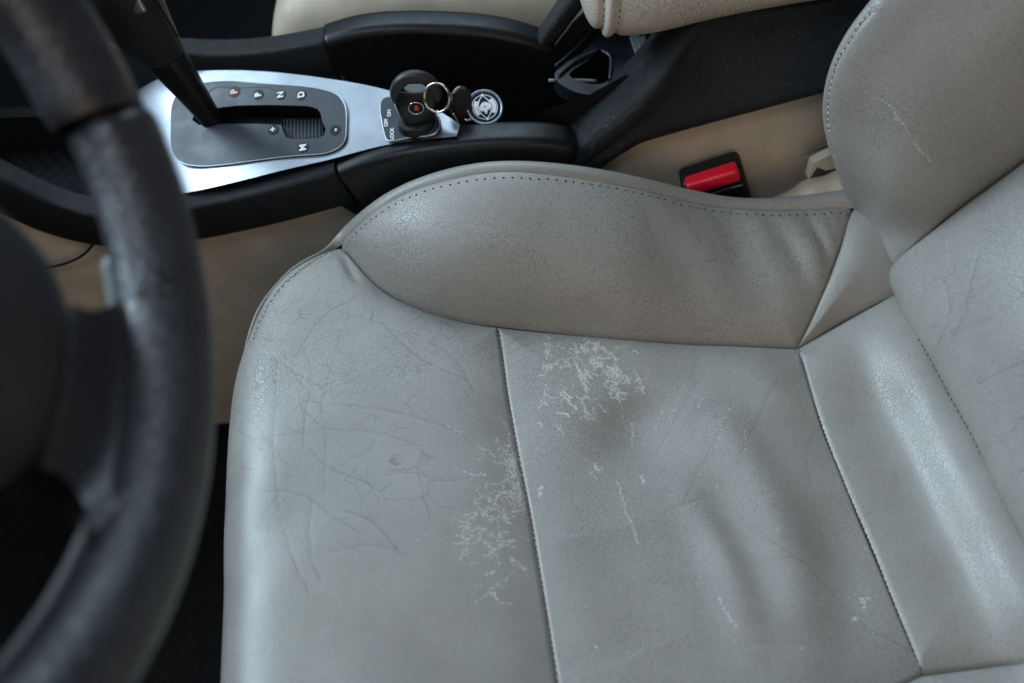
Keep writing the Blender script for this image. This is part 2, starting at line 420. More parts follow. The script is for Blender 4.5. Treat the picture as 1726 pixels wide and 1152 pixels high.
# outer band of the bolster: rolls over the top edge and down the outside
sil = [(565, 405), (598, 366), (650, 327), (718, 296), (815, 274), (935, 275), (1075, 298), (1245, 333), (1440, 318)]
bandc = [[T0[k] for k in range(9)]]
S0 = [yline(sil[k], .570) for k in range(9)]; S0[0] = T0[0] + A([-.002, .008, .001])
bandc.append([T0[k] * .5 + S0[k] * .5 + A([0, 0, .0025 * min(1, k / 2)]) for k in range(9)])
bandc.append([S0[k] for k in range(9)])
bandc.append([S0[k] + A([0, .009, -.012]) for k in range(9)])
bandc.append([S0[k] * A([1, 1, 0]) + A([0, .010, -.06]) for k in range(9)])
bandc.append([S0[k] * A([1, 1, 0]) + A([0, .004, -.21]) for k in range(9)])
ext = []
for (q, z_, o_) in (((408, 610), -.016, (-1, 0)), ((424, 565), -.014, (-.95, .3)), ((443, 516), -.0112, (-.83, .55)), ((470, 480), -.009, (-.7, .7)), ((503, 449), -.0058, (-.55, .83)), ((540, 428), -.003, (-.4, .9))):
    t_ = Zp(*q, z_); n_ = A([o_[0], o_[1], 0]); w_ = .004 if q[0] > 415 else .001
    ext.append([t_ + A([0, 0, .0005]), t_ + n_ * w_ * .6 + A([0, 0, .001]), t_ + n_ * w_ + A([0, 0, -.002]), t_ + n_ * (w_ + .003) + A([0, 0, -.012]), t_ + n_ * (w_ + .005) + A([0, 0, -.07]), t_ + n_ * (w_ - .002) + A([0, 0, -.2])])
bandc = [[e_[r] for e_ in ext] + bandc[r] for r in range(6)]
band = Panel(bandc, .0016, (0, .3, .9), 'u0', .002, .004)
# gusset between bolster and backrest
gl = [bctrl[0][8], bctrl[1][8], bctrl[2][8], bctrl[3][8], bctrl[4][8]]
gr = [Zp(1348, 579, -.015), Zp(1385, 558, -.009), Zp(1422, 536, -.003), Zp(1460, 515, .004), Zp(1500, 493, .012)]
gctrl = [[gl[i] * (1 - t) + gr[i] * t + A([0, 0, .006]) * math.sin(math.pi * t) * i / 4 for t in (0, .33, .66, 1)] for i in range(5)]
gctrl.append([p + A([.05, .01 * (1 - k / 3), -.002]) for k, p in enumerate(gctrl[4])])
gusset = Panel(gctrl, .0016, (.2, -.4, .9), 'v0 v1', .006, .012)
# rear roll
rgt = [(1500, 493), (1536, 560), (1574, 630), (1612, 700), (1650, 770), (1692, 850), (1738, 935), (1790, 1020), (1850, 1095)]
rct = []
for j in range(9):
    row = []
    a, b = seamBC[j], rgt[j]
    for t, z in ((0, -.015), (.28, -.0145), (.5, -.010), (.8, .009), (1.0, .016), (1.2, -.010)):
        zz = z if j else -.015 + .027 * min(t, 1) + (.0 if t <= 1 else -.01)
        if j == 1: zz = (zz - .015 + .027 * min(t, 1)) / 2
        row.append(Zp(*lerp(a, b, t), zz))
    rct.append(row)
roll = Panel(rct, .0012, (-.2, 0, 1), 'v0=.5 u0 u1', .006, .012)
# near gusset and bolster on the door side
ng = [[rct[8][k] + A([0, -.05 * s_, .012 * s_ * (1 + k * .2)]) for k in range(6)] for s_ in (0, .33, .66, 1, 1.5)]
neargus = Panel(ng, .002, (0, 0, 1), 'u0 v0', .006, .010)
nb0 = [insert_p for insert_p in ctrl[8]]
nbc = [[p + A([0, -dy, dz]) for p in [Zp(600, 1290, 0)] + nb0] for dy, dz in ((0, 0), (.03, .03), (.06, .048), (.085, .04), (.095, -.02), (.09, -.2))]
nearbol = Panel(nbc, .003, (0, .3, 1), 'u0', .006, .010)

# backrest
smp = [(1490, 463), (1545, 405), (1610, 352), (1690, 292), (1790, 215), (1900, 130), (2020, 40), (2230, -120)]
edp = [(1490, 463), (1446, 372), (1406, 275), (1386, 195), (1397, 120), (1430, 55), (1486, -15), (1580, -125)]
SM = [Yp(*q, .49) for q in smp]; ED = [Yp(*q, .548) for q in edp]; ED[0] = SM[0] + A([-.0005, .002, 0])
bb = []
for i in range(8):
    s_ = min(1, i / 2); row = []
    for t in (0, .28, .56, .82): row.append(SM[i] * (1 - t) + ED[i] * t + A([-.35, -.85, .3]) * .020 * math.sin(math.pi * t) * s_)
    row.append(ED[i]); row.append(ED[i] + A([.010, .014, 0]) * s_); row.append(ED[i] + A([.05, .026, 0])); row.append(ED[i] + A([.16, .03, 0]))
    bb.append(row)
BD = (-.75, -.45, .48)
backbol = Panel(bb, .0011, (-.5, -.7, .4), 'v0', .006, .012, BD)
btp = [(1490, 463), (1534, 548), (1578, 626), (1622, 706), (1668, 800), (1726, 915), (1800, 1050)]
BT = [SM[0]] + [Zp(*q, SM[0][2] + .002) for q in btp[1:]]
cpc = [[p + A([.06, 0, -.05]) for p in BT], [p + A([.018, 0, -.022]) for p in BT]]
for i in range(8):
    cpc.append([SM[i] + (BT[j] - BT[0]) + A([-.8, 0, .5]) * .016 * math.sin(math.pi * min(1, j / 6 + .0)) * min(1, i / 2) for j in range(7)])
center = Panel(cpc, .0013, (-.7, -.2, .5), 'v0', .006, .012, BD)

def core(ctl, dz):
    V, N, f = patch([[p + A(dz) for p in r] for r in ctl], .006, (0, 0, 1)); grid('foam_core', V, M_THREAD, seat)
core(front_c[:5], (0, 0, -.014)); core(ins_c, (0, 0, -.018)); core(rct, (0, 0, -.014)); core(bctrl, (0, .004, -.012)); core(gctrl, (.004, 0, -.012)); core(bb, (.02, .02, -.012)); core(cpc, (.02, 0, -.012))
# ---- folds, creases, scuffs (coordinates measured along the panels)
insert.ridge([(1165, 850), (1205, 920), (1240, 1000), (1272, 1090)], .0056, .014)
insert.ridge([(1200, 690), (1262, 790), (1325, 930), (1358, 1090)], .0078, .021)
insert.ridge([(1075, 715), (1085, 735)], -.0045, .026, False)
insert.ridge([(1130, 650), (1060, 720), (1000, 780)], -.0030, .022)
insert.ridge([(1400, 830), (1420, 930), (1440, 1080)], -.0030, .020)
insert.ridge([(1180, 600), (1290, 640), (1330, 720)], .0025, .020)
insert.ridge([(1000, 900), (1040, 1000), (1090, 1100)], -.0025, .03)
bolster.ridge([(1075, 330), (1120, 430), (1190, 540)], -.0010, .014)
bolster.ridge([(1150, 380), (1200, 450), (1240, 540)], .0012, .014)
bolster.ridge([(1300, 365), (1340, 430), (1372, 500)], -.0014, .008)
bolster.ridge([(1325, 365), (1362, 420), (1390, 470)], .0011, .008)
bolster.ridge([(1270, 370), (1300, 440), (1335, 540)], .0014, .012)
bolster.ridge([(1215, 360), (1240, 400), (1255, 460)], -.0010, .012)
bolster.ridge([(1360, 370), (1385, 400), (1400, 440)], -.0016, .005)
front.ridge([(600, 470), (585, 440), (575, 420)], -.002, .004)
front.ridge([(640, 520), (560, 560), (470, 640), (430, 760)], -.0015, .02)
front.ridge([(470, 560), (440, 700), (430, 900)], .002, .025)
bolster.at['grain'][:] = .75; backbol.at['grain'][:] = .7; center.at['grain'][:] = .6; front.at['grain'][:] = .55; insert.at['grain'][:] = .5; roll.at['grain'][:] = .35; gusset.at['grain'][:] = .4
front.at['grain'] = np.clip(.55 - .8 * np.clip((.42 - front.Q[:, 1]) / .1, 0, 1), .1, 1)
front.at['net'] = np.clip((front.Q[:, 1] - .26) / .08, 0, 1) * np.clip((.02 - front.Q[:, 0]) / .05, 0, 1); center.at['net'][:] = .6; insert.at['net'][:] = .25; backbol.at['net'][:] = .2
FC = [[(510, 585), (525, 650), (515, 700), (512, 750)], [(575, 555), (560, 610), (545, 670)], [(466, 600), (464, 680), (462, 760), (470, 860)],
      [(400, 725), (440, 740), (465, 735), (520, 730), (545, 725)], [(430, 590), (470, 610), (520, 640), (560, 665)],
      [(560, 680), (640, 690), (710, 705), (755, 722), (800, 750)], [(455, 730), (470, 765), (490, 790)], [(515, 690), (545, 720), (600, 725), (650, 732), (700, 750)],
      [(395, 690), (430, 715), (455, 745)], [(520, 755), (560, 790), (620, 815), (640, 830)], [(650, 800), (700, 798), (740, 810), (790, 806)],
      [(500, 640), (545, 700), (548, 740), (545, 830)], [(440, 830), (475, 828), (520, 838), (560, 870), (610, 900)], [(525, 840), (520, 900), (530, 960), (540, 980)],
      [(590, 770), (620, 760), (630, 740)], [(640, 830), (660, 815)], [(700, 560), (760, 600), (800, 660)], [(640, 540), (720, 610), (790, 640)], [(600, 500), (560, 520), (500, 600)],
      [(420, 560), (440, 570), (480, 575)], [(580, 860), (640, 890), (670, 930)], [(560, 930), (640, 920), (690, 940)], [(480, 900), (500, 960), (520, 1000)]]
for q in FC: front.crease(q, .0008, random.uniform(.45, .75))
for k in range(0):
    x, y = random.uniform(400, 700), random.uniform(560, 900); a = random.choice((0, .25, -.6, 1.4, 1.6)) + random.gauss(0, .25); L = random.uniform(15, 60)
    front.crease([(x, y), (x + L * .5 * math.cos(a) + random.gauss(0, 3), y + L * .5 * math.sin(a)), (x + L * math.cos(a), y + L * math.sin(a))], .0008, random.uniform(.15, .3), .0003)
for k in range(60):
    x, y = random.uniform(640, 860), random.uniform(560, 690); a = random.gauss(.5, .2); L = random.uniform(15, 45)
    front.crease([(x, y), (x + L * math.cos(a), y + L * math.sin(a))], .0006, random.uniform(.15, .35), .0002)
for k in range(26):   # fine tension lines in the insert corner
    x, y = random.uniform(845, 960), random.uniform(565, 625); L = random.uniform(20, 60)
    insert.crease([(x, y), (x + L * .55, y - L * .2), (x + L, y - L * .42)] if y - L * .42 > 558 + (x - 838) * .08 else [(x, y), (x + 16, y - 7)], .0006, random.uniform(.3, .6), .0002)
for q in ([(1270, 890), (1310, 930), (1365, 965), (1420, 1015), (1480, 1070)], [(1230, 700), (1180, 790), (1150, 850)], [(1310, 640), (1270, 720), (1240, 790)], [(1300, 950), (1345, 950), (1380, 980)],
          [(1440, 1050), (1500, 1075), (1540, 1095)], [(1180, 640), (1130, 720), (1110, 760)], [(960, 690), (1000, 640), (1050, 590)], [(1400, 700), (1360, 760), (1370, 820)]):
    insert.crease(q, .0007, .5, .0003)
for q in ([(1560, 600), (1610, 560), (1635, 480), (1650, 430)], [(1610, 690), (1660, 640), (1726, 610)], [(1655, 760), (1690, 740), (1726, 700)], [(1690, 850), (1726, 790)], [(1600, 560), (1660, 540), (1726, 490)], [(1590, 470), (1600, 520), (1580, 580)]):
    center.crease(q, .0008, .7, .0008)
for k in range(40):
    x, y = random.uniform(1540, 1720), random.uniform(470, 800)
    a = random.gauss(-.9, .4); L = random.uniform(15, 60)
    if y > 460 + (x - 1490) * 1.5: continue
    center.crease([(x, y), (x + L * .5 * math.cos(a) + 2, y + L * .5 * math.sin(a)), (x + L * math.cos(a), y + L * math.sin(a))], .0007, random.uniform(.15, .3), .0002)
for k in range(14):   # pulled grain below the bolster stitching
    x = random.uniform(1080, 1400); y = 352 + random.uniform(0, 30); L = random.uniform(20, 70)
    bolster.crease([(x, y), (x + L * .25, y + L * .5), (x + L * .5, y + L)], .0008, random.uniform(.2, .45), .0005)
# scuffed-through finish on the insert
def fleck(pn, x, y, a, L, w=.0007, v=1., wob=.25):
    n = max(2, int(L / 6)); q = [(x, y)]
    for k in range(n):
        a += random.gauss(0, wob); q.append((q[-1][0] + L / n * math.cos(a), q[-1][1] + L / n * math.sin(a)))
    pn.stamp('wear', pn.pts(q), w, v); return q[-1]
def crack(pn, x, y, a, L, w, v, br=.10):
    q = [(x, y)]; g = a
    while L > 0 and len(q) < 30:
        st = random.uniform(1.6, 4.2); L -= st; a = g + random.gauss(0, .75); g += random.gauss(0, .12)
        q.append((q[-1][0] + st * math.cos(a), q[-1][1] + st * math.sin(a)))
        if random.random() < br and L > 5: crack(pn, *q[-1], g + random.choice((-1, 1)) * random.uniform(.7, 1.3), L * .5, w, v * .9, 0)
    if len(q) > 1: pn.stamp('wear', pn.pts(q), w, v)
def cluster(pn, x, y, sx, sy, ang, n, L=(3, 12), w=(.0008, .0020)):
    c, s_ = math.cos(ang), math.sin(ang)
    for k in range(max(1, int(n * .40))):
        u, v = random.gauss(0, sx), random.gauss(0, sy); p = (x + u * c - v * s_, y + u * s_ + v * c)
        if n > 5: crack(pn, *p, random.choice((ang, .55, 1.15, 2.4)) + random.gauss(0, .3), random.uniform(5, 24), random.uniform(.0005, .0009), random.uniform(.7, 1.15))
        if random.random() < .6: pn.blob('wear', p, random.uniform(*w), random.uniform(.45, .95))
    if n > 5: pn.blob('rub', (x, y), .010, .8)
for a in ((922, 582, 10, 12, 0, 26), (935, 614, 14, 6, -.4, 34), (970, 580, 10, 8, .5, 16), (982, 625, 18, 5, 1.1, 44), (1012, 612, 20, 6, .5, 40), (1035, 632, 10, 14, 0, 44), (1048, 652, 14, 7, 0, 26),
          (958, 672, 9, 7, .6, 22), (992, 690, 9, 5, 1.2, 18), (1000, 580, 22, 8, .4, 18), (1075, 630, 9, 3, 1.1, 12), (1030, 575, 24, 6, .2, 14), (945, 655, 40, 30, 0, 20), (1000, 650, 40, 30, 0, 26),
          (995, 795, 7, 6, 0, 8), (1280, 655, 4, 5, 0, 4), (1447, 1020, 5, 14, .35, 9), (1440, 1005, 6, 6, 0, 5), (917, 672, 2, 8, .3, 8)):
    cluster(insert, *a)
for k in range(90):
    cluster(insert, random.uniform(880, 1480), random.uniform(600, 1120), 3, 3, 0, 2, (2, 5), (.0006, .0014))
for q, w in (([(945, 556), (955, 575), (970, 585), (980, 592)], .0006), ([(1000, 575), (1020, 588), (1035, 602), (1042, 608)], .0007), ([(972, 590), (968, 606), (978, 622), (985, 640)], .0008),
          ([(1043, 655), (1046, 670), (1050, 690), (1052, 700)], .0005), ([(1068, 705), (1070, 730), (1066, 748)], .0008), ([(1082, 800), (1086, 815)], .0009), ([(1040, 812), (1046, 830), (1055, 860), (1066, 885), (1076, 915)], .0009),
          ([(1125, 670), (1112, 700), (1105, 730)], .0005), ([(1158, 640), (1140, 680), (1128, 720)], .0005), ([(1235, 680), (1220, 715), (1208, 745)], .0006), ([(1190, 660), (1175, 690)], .0005), ([(1070, 622), (1078, 640), (1085, 655)], .0009),
          ([(920, 648), (916, 672)], .0007), ([(912, 815), (909, 835)], .0009), ([(860, 660), (900, 680)], .0004), ([(1253, 730), (1256, 756)], .0006), ([(1210, 1010), (1222, 1035), (1240, 1060)], .0009), ([(1280, 680), (1262, 712)], .0005)):
    P = curve(A(insert.pts(q)), 22); P[1:-1] += rng.normal(0, .0006, (20, 3)); insert.stamp('wear', P, w, .85)
# scuffs on the front panel beside the seam
for k in range(110):   # short pulled streaks beside the seam
    y = random.triangular(715, 868, 825); xs = 866 + (y - 700) * .17; d = abs(random.gauss(0, 13)) + 4
    crack(front, xs - d, y, random.choice((1.0, 2.1)) + random.gauss(0, .15), random.uniform(5, 16), .0006, random.uniform(.6, 1.0), .05)
for k in range(80):    # cracked finish farther from the seam
    x, y = random.gauss(826, 28), random.gauss(880, 52)
    if x > 866 + (y - 700) * .17 - 3: continue
    crack(front, x, y, random.choice((.05, .3, 1.3, 2.7)) + random.gauss(0, .25), random.uniform(8, 34), random.uniform(.0005, .0008), random.uniform(.55, .95), .14)
    front.blob('rub', (x, y), .008, .6)
front.stamp('wear', front.pts([(858, 735), (868, 770), (875, 800), (877, 825), (874, 848)]), .0011, .6)
for q in ([(870, 770), (845, 750), (825, 735)], [(866, 730), (845, 705), (835, 700)], [(880, 862), (858, 845), (830, 838), (805, 840), (780, 832)], [(700, 912), (735, 895), (765, 880), (800, 862), (840, 858)],
          [(866, 705), (858, 690)], [(755, 718), (775, 730), (790, 738)], [(895, 970), (880, 950), (860, 935)], [(890, 880), (900, 900)], [(800, 800), (770, 792)], [(850, 900), (820, 905), (795, 925)], [(870, 960), (830, 990), (800, 1020)]):
    P = curve(A(front.pts(q)), 22); P[1:-1] += rng.normal(0, .0011, (20, 3)); front.stamp('wear', P, .0008, .7)
for k in range(14): front.blob('stain', (random.uniform(500, 760), random.uniform(950, 1130)), random.uniform(.012, .03), random.uniform(.5, 1))
front.blob('stain', (1010, 1100), .02, .3); insert.blob('stain', (1080, 1090), .03, .5)
# scratches on the backrest bolster
for q, w in (([(1470, 165), (1495, 172), (1508, 190), (1520, 206), (1532, 225), (1548, 250), (1572, 275)], .0007), ([(1450, 120), (1460, 165), (1466, 200), (1478, 235)], .0004), ([(1500, 200), (1525, 205)], .0004), ([(1490, 140), (1498, 165)], .0003)):
    P = backbol.pts(q); P = [p + rng.normal(0, .0005, 3) for p in curve(A(P), 20)]; backbol.stamp('wear', P, w, .85)
for q in ([(1595, 405), (1593, 420)], [(1597, 430), (1598, 450)], [(1550, 480), (1551, 490)]): center.stamp('wear', center.pts(q), .0006, .8)

backbol.ridge([(1470, 18), (1446, 46), (1422, 82), (1405, 115), (1396, 152), (1392, 190), (1396, 228), (1405, 262)], -.0012, .0016, False)
front.ridge([(571, 418), (535, 436), (497, 463), (468, 491), (449, 520), (432, 553), (424, 580)], -.0010, .0014)
def swell(pn, a, L, ph):   # uneven padding under the leather
    X, Y = pn.V[..., 0], pn.V[..., 1]
    pn.disp += a * (np.sin(X / L * 6.3 + 2.1 * np.sin(Y / L * 4 + ph)) * np.sin(Y / L * 5.1 + 1.7 * np.sin(X / L * 3.3) + ph))
swell(insert, .0007, .16, 1.); swell(front, .0006, .17, 2.2); swell(bolster, .0005, .15, .4); swell(backbol, .0006, .17, 3.); swell(center, .0007, .15, 1.7); swell(roll, .0004, .13, .9)
front.build('front_panel', M_SEAT, seat); insert.build('center_insert', M_SEAT, seat)
bo = bolster.build('side_bolster', M_SEAT, seat); bd = band.build('bolster_edge_band', M_SEAT, seat)
gusset.build('corner_gusset', M_SEAT, seat); roll.build('rear_roll_panel', M_SEAT, seat)
neargus.build('corner_gusset', M_SEAT, seat); nearbol.build('side_bolster', M_SEAT, seat)
bko = backbol.build('backrest_bolster', M_SEAT, seat); center.build('backrest_center_panel', M_SEAT, seat)
# stitching rows
def row_at(pn, key, off):
    d = pn.d[key]; 
    if key[0] == 'u':
        k = np.abs(d - off).argmin(0); j = np.arange(pn.shape[1]); return pn.F[k, j], pn.FN[k, j]
    k = np.abs(d - off).argmin(1); i = np.arange(pn.shape[0]); return pn.F[i, k], pn.FN[i, k]
P, N = row_at(bolster, 'u1', .0060); stitch_row('stitching', P, N, .0068, M_THREAD, bo, a=.0009, b=.0010, h=.0004)
fr_o = [o for o in seat.children if o.name == 'front_panel'][0]; in_o = [o for o in seat.children if o.name == 'center_insert'][0]; rl_o = [o for o in seat.children if o.name == 'rear_roll_panel'][0]
P, N = row_at(insert, 'v0', .0005); stitch_row('stitching', P, N, .0040, M_THREAD, in_o, a=.0004, b=.0014)
P, N = row_at(roll, 'v0', .0005); stitch_row('stitching', P, N, .0038, M_THREAD, rl_o, a=.0005, b=.0016)
# edge stitching on the front corner and the backrest bolster
ti = np.searchsorted(np.linspace(0, 1, front.shape[0]), .0)
jf = [int(np.abs(front.F[:, j] - 0).sum() * 0) for j in range(1)]
def track(pn, px):
    out, nn = [], []
    for p in curve([(a, b, 0) for a, b in px], 200):
        r = unit(ray(p[0], p[1])); D = pn.F.reshape(-1, 3) - CAM; t = D @ r; e = np.linalg.norm(D - t[:, None] * r, axis=1); k = np.argmin(np.where(e < e.min() + .0012, t, 9)); out.append(pn.F.reshape(-1, 3)[k]); nn.append(pn.FN.reshape(-1, 3)[k])
    o = A(out); o[1:-1] = (o[:-2] + o[1:-1] + o[2:]) / 3; return o, A(nn)
P, N = track(front, [(571, 416), (535, 434), (497, 460), (468, 488), (449, 517), (432, 550), (424, 575)]); stitch_row('stitching', P, N, .0052, M_THREADL, fr_o, a=.0009, b=.0017, h=.0009); stitch_row('stitch_holes', P[6:], N[6:], .0052, M_THREAD, fr_o, a=.0008, b=.0008)
P, N = track(backbol, [(1472, 14), (1448, 42), (1424, 78), (1406, 112), (1397, 150), (1393, 190), (1396, 225)]); stitch_row('stitching', P, N, .0056, M_THREADL, bko, a=.0009, b=.0017, h=.0009); stitch_row('stitch_holes', P[5:], N[5:], .0056, M_THREAD, bko, a=.0008, b=.0008)
P, N = track(center, [(1536, 572), (1560, 612), (1590, 664), (1622, 722), (1650, 772)]); stitch_row('stitching', P, N, .005, M_THREAD, [o for o in seat.children if o.name == 'backrest_center_panel'][0], a=.0005, b=.0016)
# fabric pulled up behind the bolster, and the trim clip
tf = [Yp(*q, .572) for q in ((1290, 360), (1325, 338), (1365, 318), (1410, 302), (1450, 292))]
tuf = [[p + A([0, -.012, -.006]) for p in tf], tf, [p + A([0, .012, -.004]) for p in tf], [p + A([.0, .02, -.05]) for p in tf]]
tp = Panel(tuf, .002, (0, -.2, 1)); tp.disp += .001 * np.sin(tp.V[..., 0] * 260) ; tp.build('side_flap', M_PASS, seat)
pc = Yp(1385, 282, .585)
plate('trim_clip', [Yp(*q, .585) for q in ((1363, 303), (1370, 276), (1398, 262), (1425, 250), (1430, 280), (1392, 288), (1378, 282))], [], (.0, .010, -.002), M_BEIGE, seat)
rbox('seat_base', (.40, .36, .10), .02, Matrix.Translation((.08, .34, -.16)), M_CARPET, seat)

# ------------------------------------------------------------------ seat belt buckle
bk = thing('seat_belt_buckle', 'black seat belt buckle with red release button beside the driver seat', 'buckle', tuple(Yp(1205, 340, .592) + A([0, 0, -.06])))
c0 = Yp(1205, 300, .592); bx_ = unit(Yp(1240, 272, .592) - Yp(1152, 300, .592)); by_ = A([0, 1., 0]); bz_ = unit(np.cross(bx_, by_)); 
if bz_[2] < 0: bz_ = -bz_
by_ = np.cross(bz_, bx_)
wB = np.linalg.norm(Yp(1252, 270, .592) - Yp(1148, 304, .592))
cT = Yp(1198, 292, .592)
rbox('buckle_body', (wB, .024, .075), .005, frame_m(cT - bz_ * .0345 + by_ * .004, bx_, by_, bz_), M_SOFT, bk)
btn = rbox('release_button', (wB * .84, .013, .0135), .003, frame_m(cT - bz_ * .0008 - by_ * .006, bx_, by_, bz_), M_RED, bk)
plate('slot', [cT + bx_ * a - by_ * .0136 + bz_ * b for a, b in ((-.013, -.0105), (.013, -.0105), (.013, -.0135), (-.013, -.0135))], [], tuple(by_ * .001), M_DARK, bk)
text_obj('print', 'PRESS', cT - by_ * .01275 - bz_ * .0040, bx_, bz_, .0055, plastic('buckle_print', (.25, .004, .01), .4), btn)
sweep('slot_lip', [cT + bx_ * a * wB - by_ * .0085 - bz_ * .0150 for a in (-.40, -.2, .2, .42)], circ(.0009, 8), M_RIM2, bk, n=12)

# ------------------------------------------------------------------ centre console
con = thing('center_console', 'black and beige center console with silver shifter panel between the seats', 'console', (0, .675, FLOOR))
YN, YF = .600, .742
# rails
nr = [(-70, 262), (0, 296), (75, 330), (150, 350), (230, 353), (310, 342), (450, 312), (578, 276)]
prof = rrect(.023, .040, .0045)
NR = [Yp(*q, YN + .008) + A([0, 0, -.016]) for q in nr]
r1 = sweep('front_rail', NR, prof, M_GRAIN, con, n=80)
ng_ = [(592, 279), (640, 262), (700, 248), (780, 237), (860, 232), (920, 234), (960, 243)]
NG = [Yp(*q, YN + .010) + A([0, 0, -.020]) for q in ng_]
sc = np.ones((70, 2)); e = np.linspace(0, 1, 70); sc[:, 0] *= 1 - .35 * np.clip((e - .93) / .07, 0, 1) ** 2; sc[:, 1] *= 1 - .3 * np.clip((e - .93) / .07, 0, 1) ** 2
sweep('grip_handle', NG, rrect(.030, .056, .0085, 7), M_SOFT, con, n=70, scale=sc)
fr = [(180, 70), (300, 82), (380, 85), (470, 78), (557, 62)]
FR = [Yp(*q, YF) + A([0, 0, -.018]) for q in fr]
sweep('front_rail', FR, rrect(.023, .046, .0045), M_GRAIN, con, n=60)
fg = [(569, 58), (620, 44), (690, 39), (770, 41), (850, 52), (905, 70)]
FG = [Yp(*q, YF - .004) + A([0, 0, -.030]) for q in fg]
sweep('grip_handle', FG, rrect(.030, .072, .0085, 7), M_SOFT, con, n=60)
# beige side wall
xs = np.linspace(-.75, .62, 90); zs = np.linspace(0, 1, 30)
tpz = np.interp(xs, [p[0] for p in NR] + [p[0] for p in NG] + [.2, .7], [p[2] for p in NR] + [p[2] - .01 for p in NG] + [.10, .14])
Vw = np.stack([np.repeat(xs[:, None], 30, 1), YN + .004 + .012 * (zs[None] ** 2) + 0 * xs[:, None], FLOOR - .01 + zs[None] * (tpz[:, None] - FLOOR + .01)], -1)
Vw[..., 1] = YN + .0135 - .018 * (1 - zs[None]) + 0 * xs[:, None]
grid('side_panel', Vw, M_BEIGE, con)
# panel joint on the beige wall
sweep('panel_joint', [Yp(*q, YN + .002) for q in ((60, 455), (105, 446), (140, 430), (160, 408))], circ(.0012, 8), M_DARK, con, n=24)
Vw2 = Vw.copy(); Vw2[..., 1] = 2 * .672 - Vw2[..., 1]; Vw2[..., 2] = np.minimum(Vw2[..., 2], .0); grid('side_panel', Vw2, M_CARPET, con)
plate('corner_trim', [Yp(*q, YN + .006) for q in ((562, 340), (610, 322), (640, 345), (600, 362))], [], (0, .006, 0), M_DARK, con)
ax0 = Yp(987, 10, .645)[0]
az0 = Yp(1250, 34, .622)[2] + .001
slope = (Yp(1420, 3, .622)[2] - Yp(1100, 60, .622)[2]) / (Yp(1420, 3, .622)[0] - Yp(1100, 60, .622)[0])
# rear riser: sloped beam that climbs to the armrest box
shp = [(962, 262), (1005, 226), (1050, 190), (1110, 134), (1145, 106), (1190, 80), (1310, 52), (1500, 10)]
btm = [(1003, 292), (1030, 272), (1062, 252), (1100, 235), (1180, 212), (1260, 190), (1390, 155), (1600, 100)]
riser = []
for k in range(8):
    t_ = Yp(*shp[k], YN); b_ = Yp(*btm[k], YN)
    if k in (3, 4): t_[1] += (.003, .012)[k - 3]
    if k > 4: t_[1] += .026; t_[2] = az0 + (t_[0] - ax0 - .12) * slope + .003
    riser.append([t_ + A([-.004, .062, -.02]), t_ + A([-.004, .034, -.004]), t_ + A([0, .030, .001]), t_ + A([0, .008, .001]), t_ + A([.001, .001, -.0035]), t_ + A([.004, -.001, -.014]) if k < 6 else t_ + A([0, -.001, -.014]), t_ * .4 + b_ * .6, b_, b_ + A([.004, .016, -.006])])
V, N, f = patch(riser, .002, (0, -1, .3)); grid('riser_panel', V, M_GRAIN, con)
fs = np.linspace(1, .3, 50); sweep('riser_panel', [Yp(*q, .735) for q in ((1010, -60), (952, 18), (922, 60), (888, 104), (846, 152), (815, 178))], rrect(.030, .014, .004), M_GRAIN, con, n=50, scale=np.stack([fs, np.ones(50)], 1))
# deck plane
pA, pB, pC = Yp(285, 325, .612), Yp(645, 238, .612), Yp(300, 122, .728)
dn = unit(np.cross(pB - pA, pC - pA)); dn = dn if dn[2] > 0 else -dn
def DK(x, y, h=0): return PLp(x, y, pA + dn * h, dn)
dx = unit(A([1., 0, 0]) - dn * dn[0]); dy = np.cross(dn, dx)
deckrows = [[(170, 150), (262, 126), (360, 119), (460, 122), (560, 134), (655, 153), (730, 182), (775, 210)],
            [(205, 215), (300, 200), (390, 192), (480, 192), (570, 198), (650, 205), (715, 214), (772, 222)],
            [(262, 335), (330, 322), (410, 304), (490, 284), (560, 268), (640, 247), (710, 236), (770, 230)]]
drop = [-.022, -.002, 0, 0, 0, 0, -.001, -.003]
gate_px = [(345, 140), (387, 137), (440, 141), (506, 146), (546, 152), (573, 164), (583, 183), (584, 220), (580, 241), (567, 252), (520, 262), (440, 270), (360, 280), (320, 279), (299, 270), (289, 252), (288, 220), (289, 188), (295, 167), (312, 150)]
gate = smooth_loop([DK(*q, .0015) for q in gate_px], 140); gc = gate.mean(0)
slot_px = [(360, 183), (400, 178), (460, 177), (520, 179), (536, 184), (541, 193), (543, 205), (549, 217), (546, 228), (538, 233), (515, 235), (491, 235), (482, 231), (477, 221), (474, 211), (430, 209), (387, 209), (335, 211), (324, 203), (327, 192), (340, 186)]
slot = A([DK(*q, .0015) for q in slot_px])
V, N, f = patch([[DK(*q, drop[k] if r else drop[k] + (-.002 if k else -.006)) for k, q in enumerate(rw)] for r, rw in enumerate(deckrows)], .0022, dn)
F_ = gridF(*V.shape[:2]); ctrs = V.reshape(-1, 3)[F_].mean(1)
def inside(P, loop, c):
    a = (P - c) @ dx; b = (P - c) @ dy; X = (loop - c) @ dx; Y = (loop - c) @ dy; r = np.zeros(len(P), bool)
    for k in range(len(X)):
        k2 = (k + 1) % len(X); cond = (Y[k] > b) != (Y[k2] > b)
        with np.errstate(divide='ignore', invalid='ignore'): r ^= cond & (a < (X[k2] - X[k]) * (b - Y[k]) / (Y[k2] - Y[k]) + X[k])
    return r
F_ = F_[~inside(ctrs, gc + (gate - gc) * .95, gc)]
deck = mesh_np('silver_trim_panel', V, F_, M_SILVER, con)
gt = plate('gear_gate', gate + dn * .0004, [slot], tuple(-dn * .004), M_GATE, con)
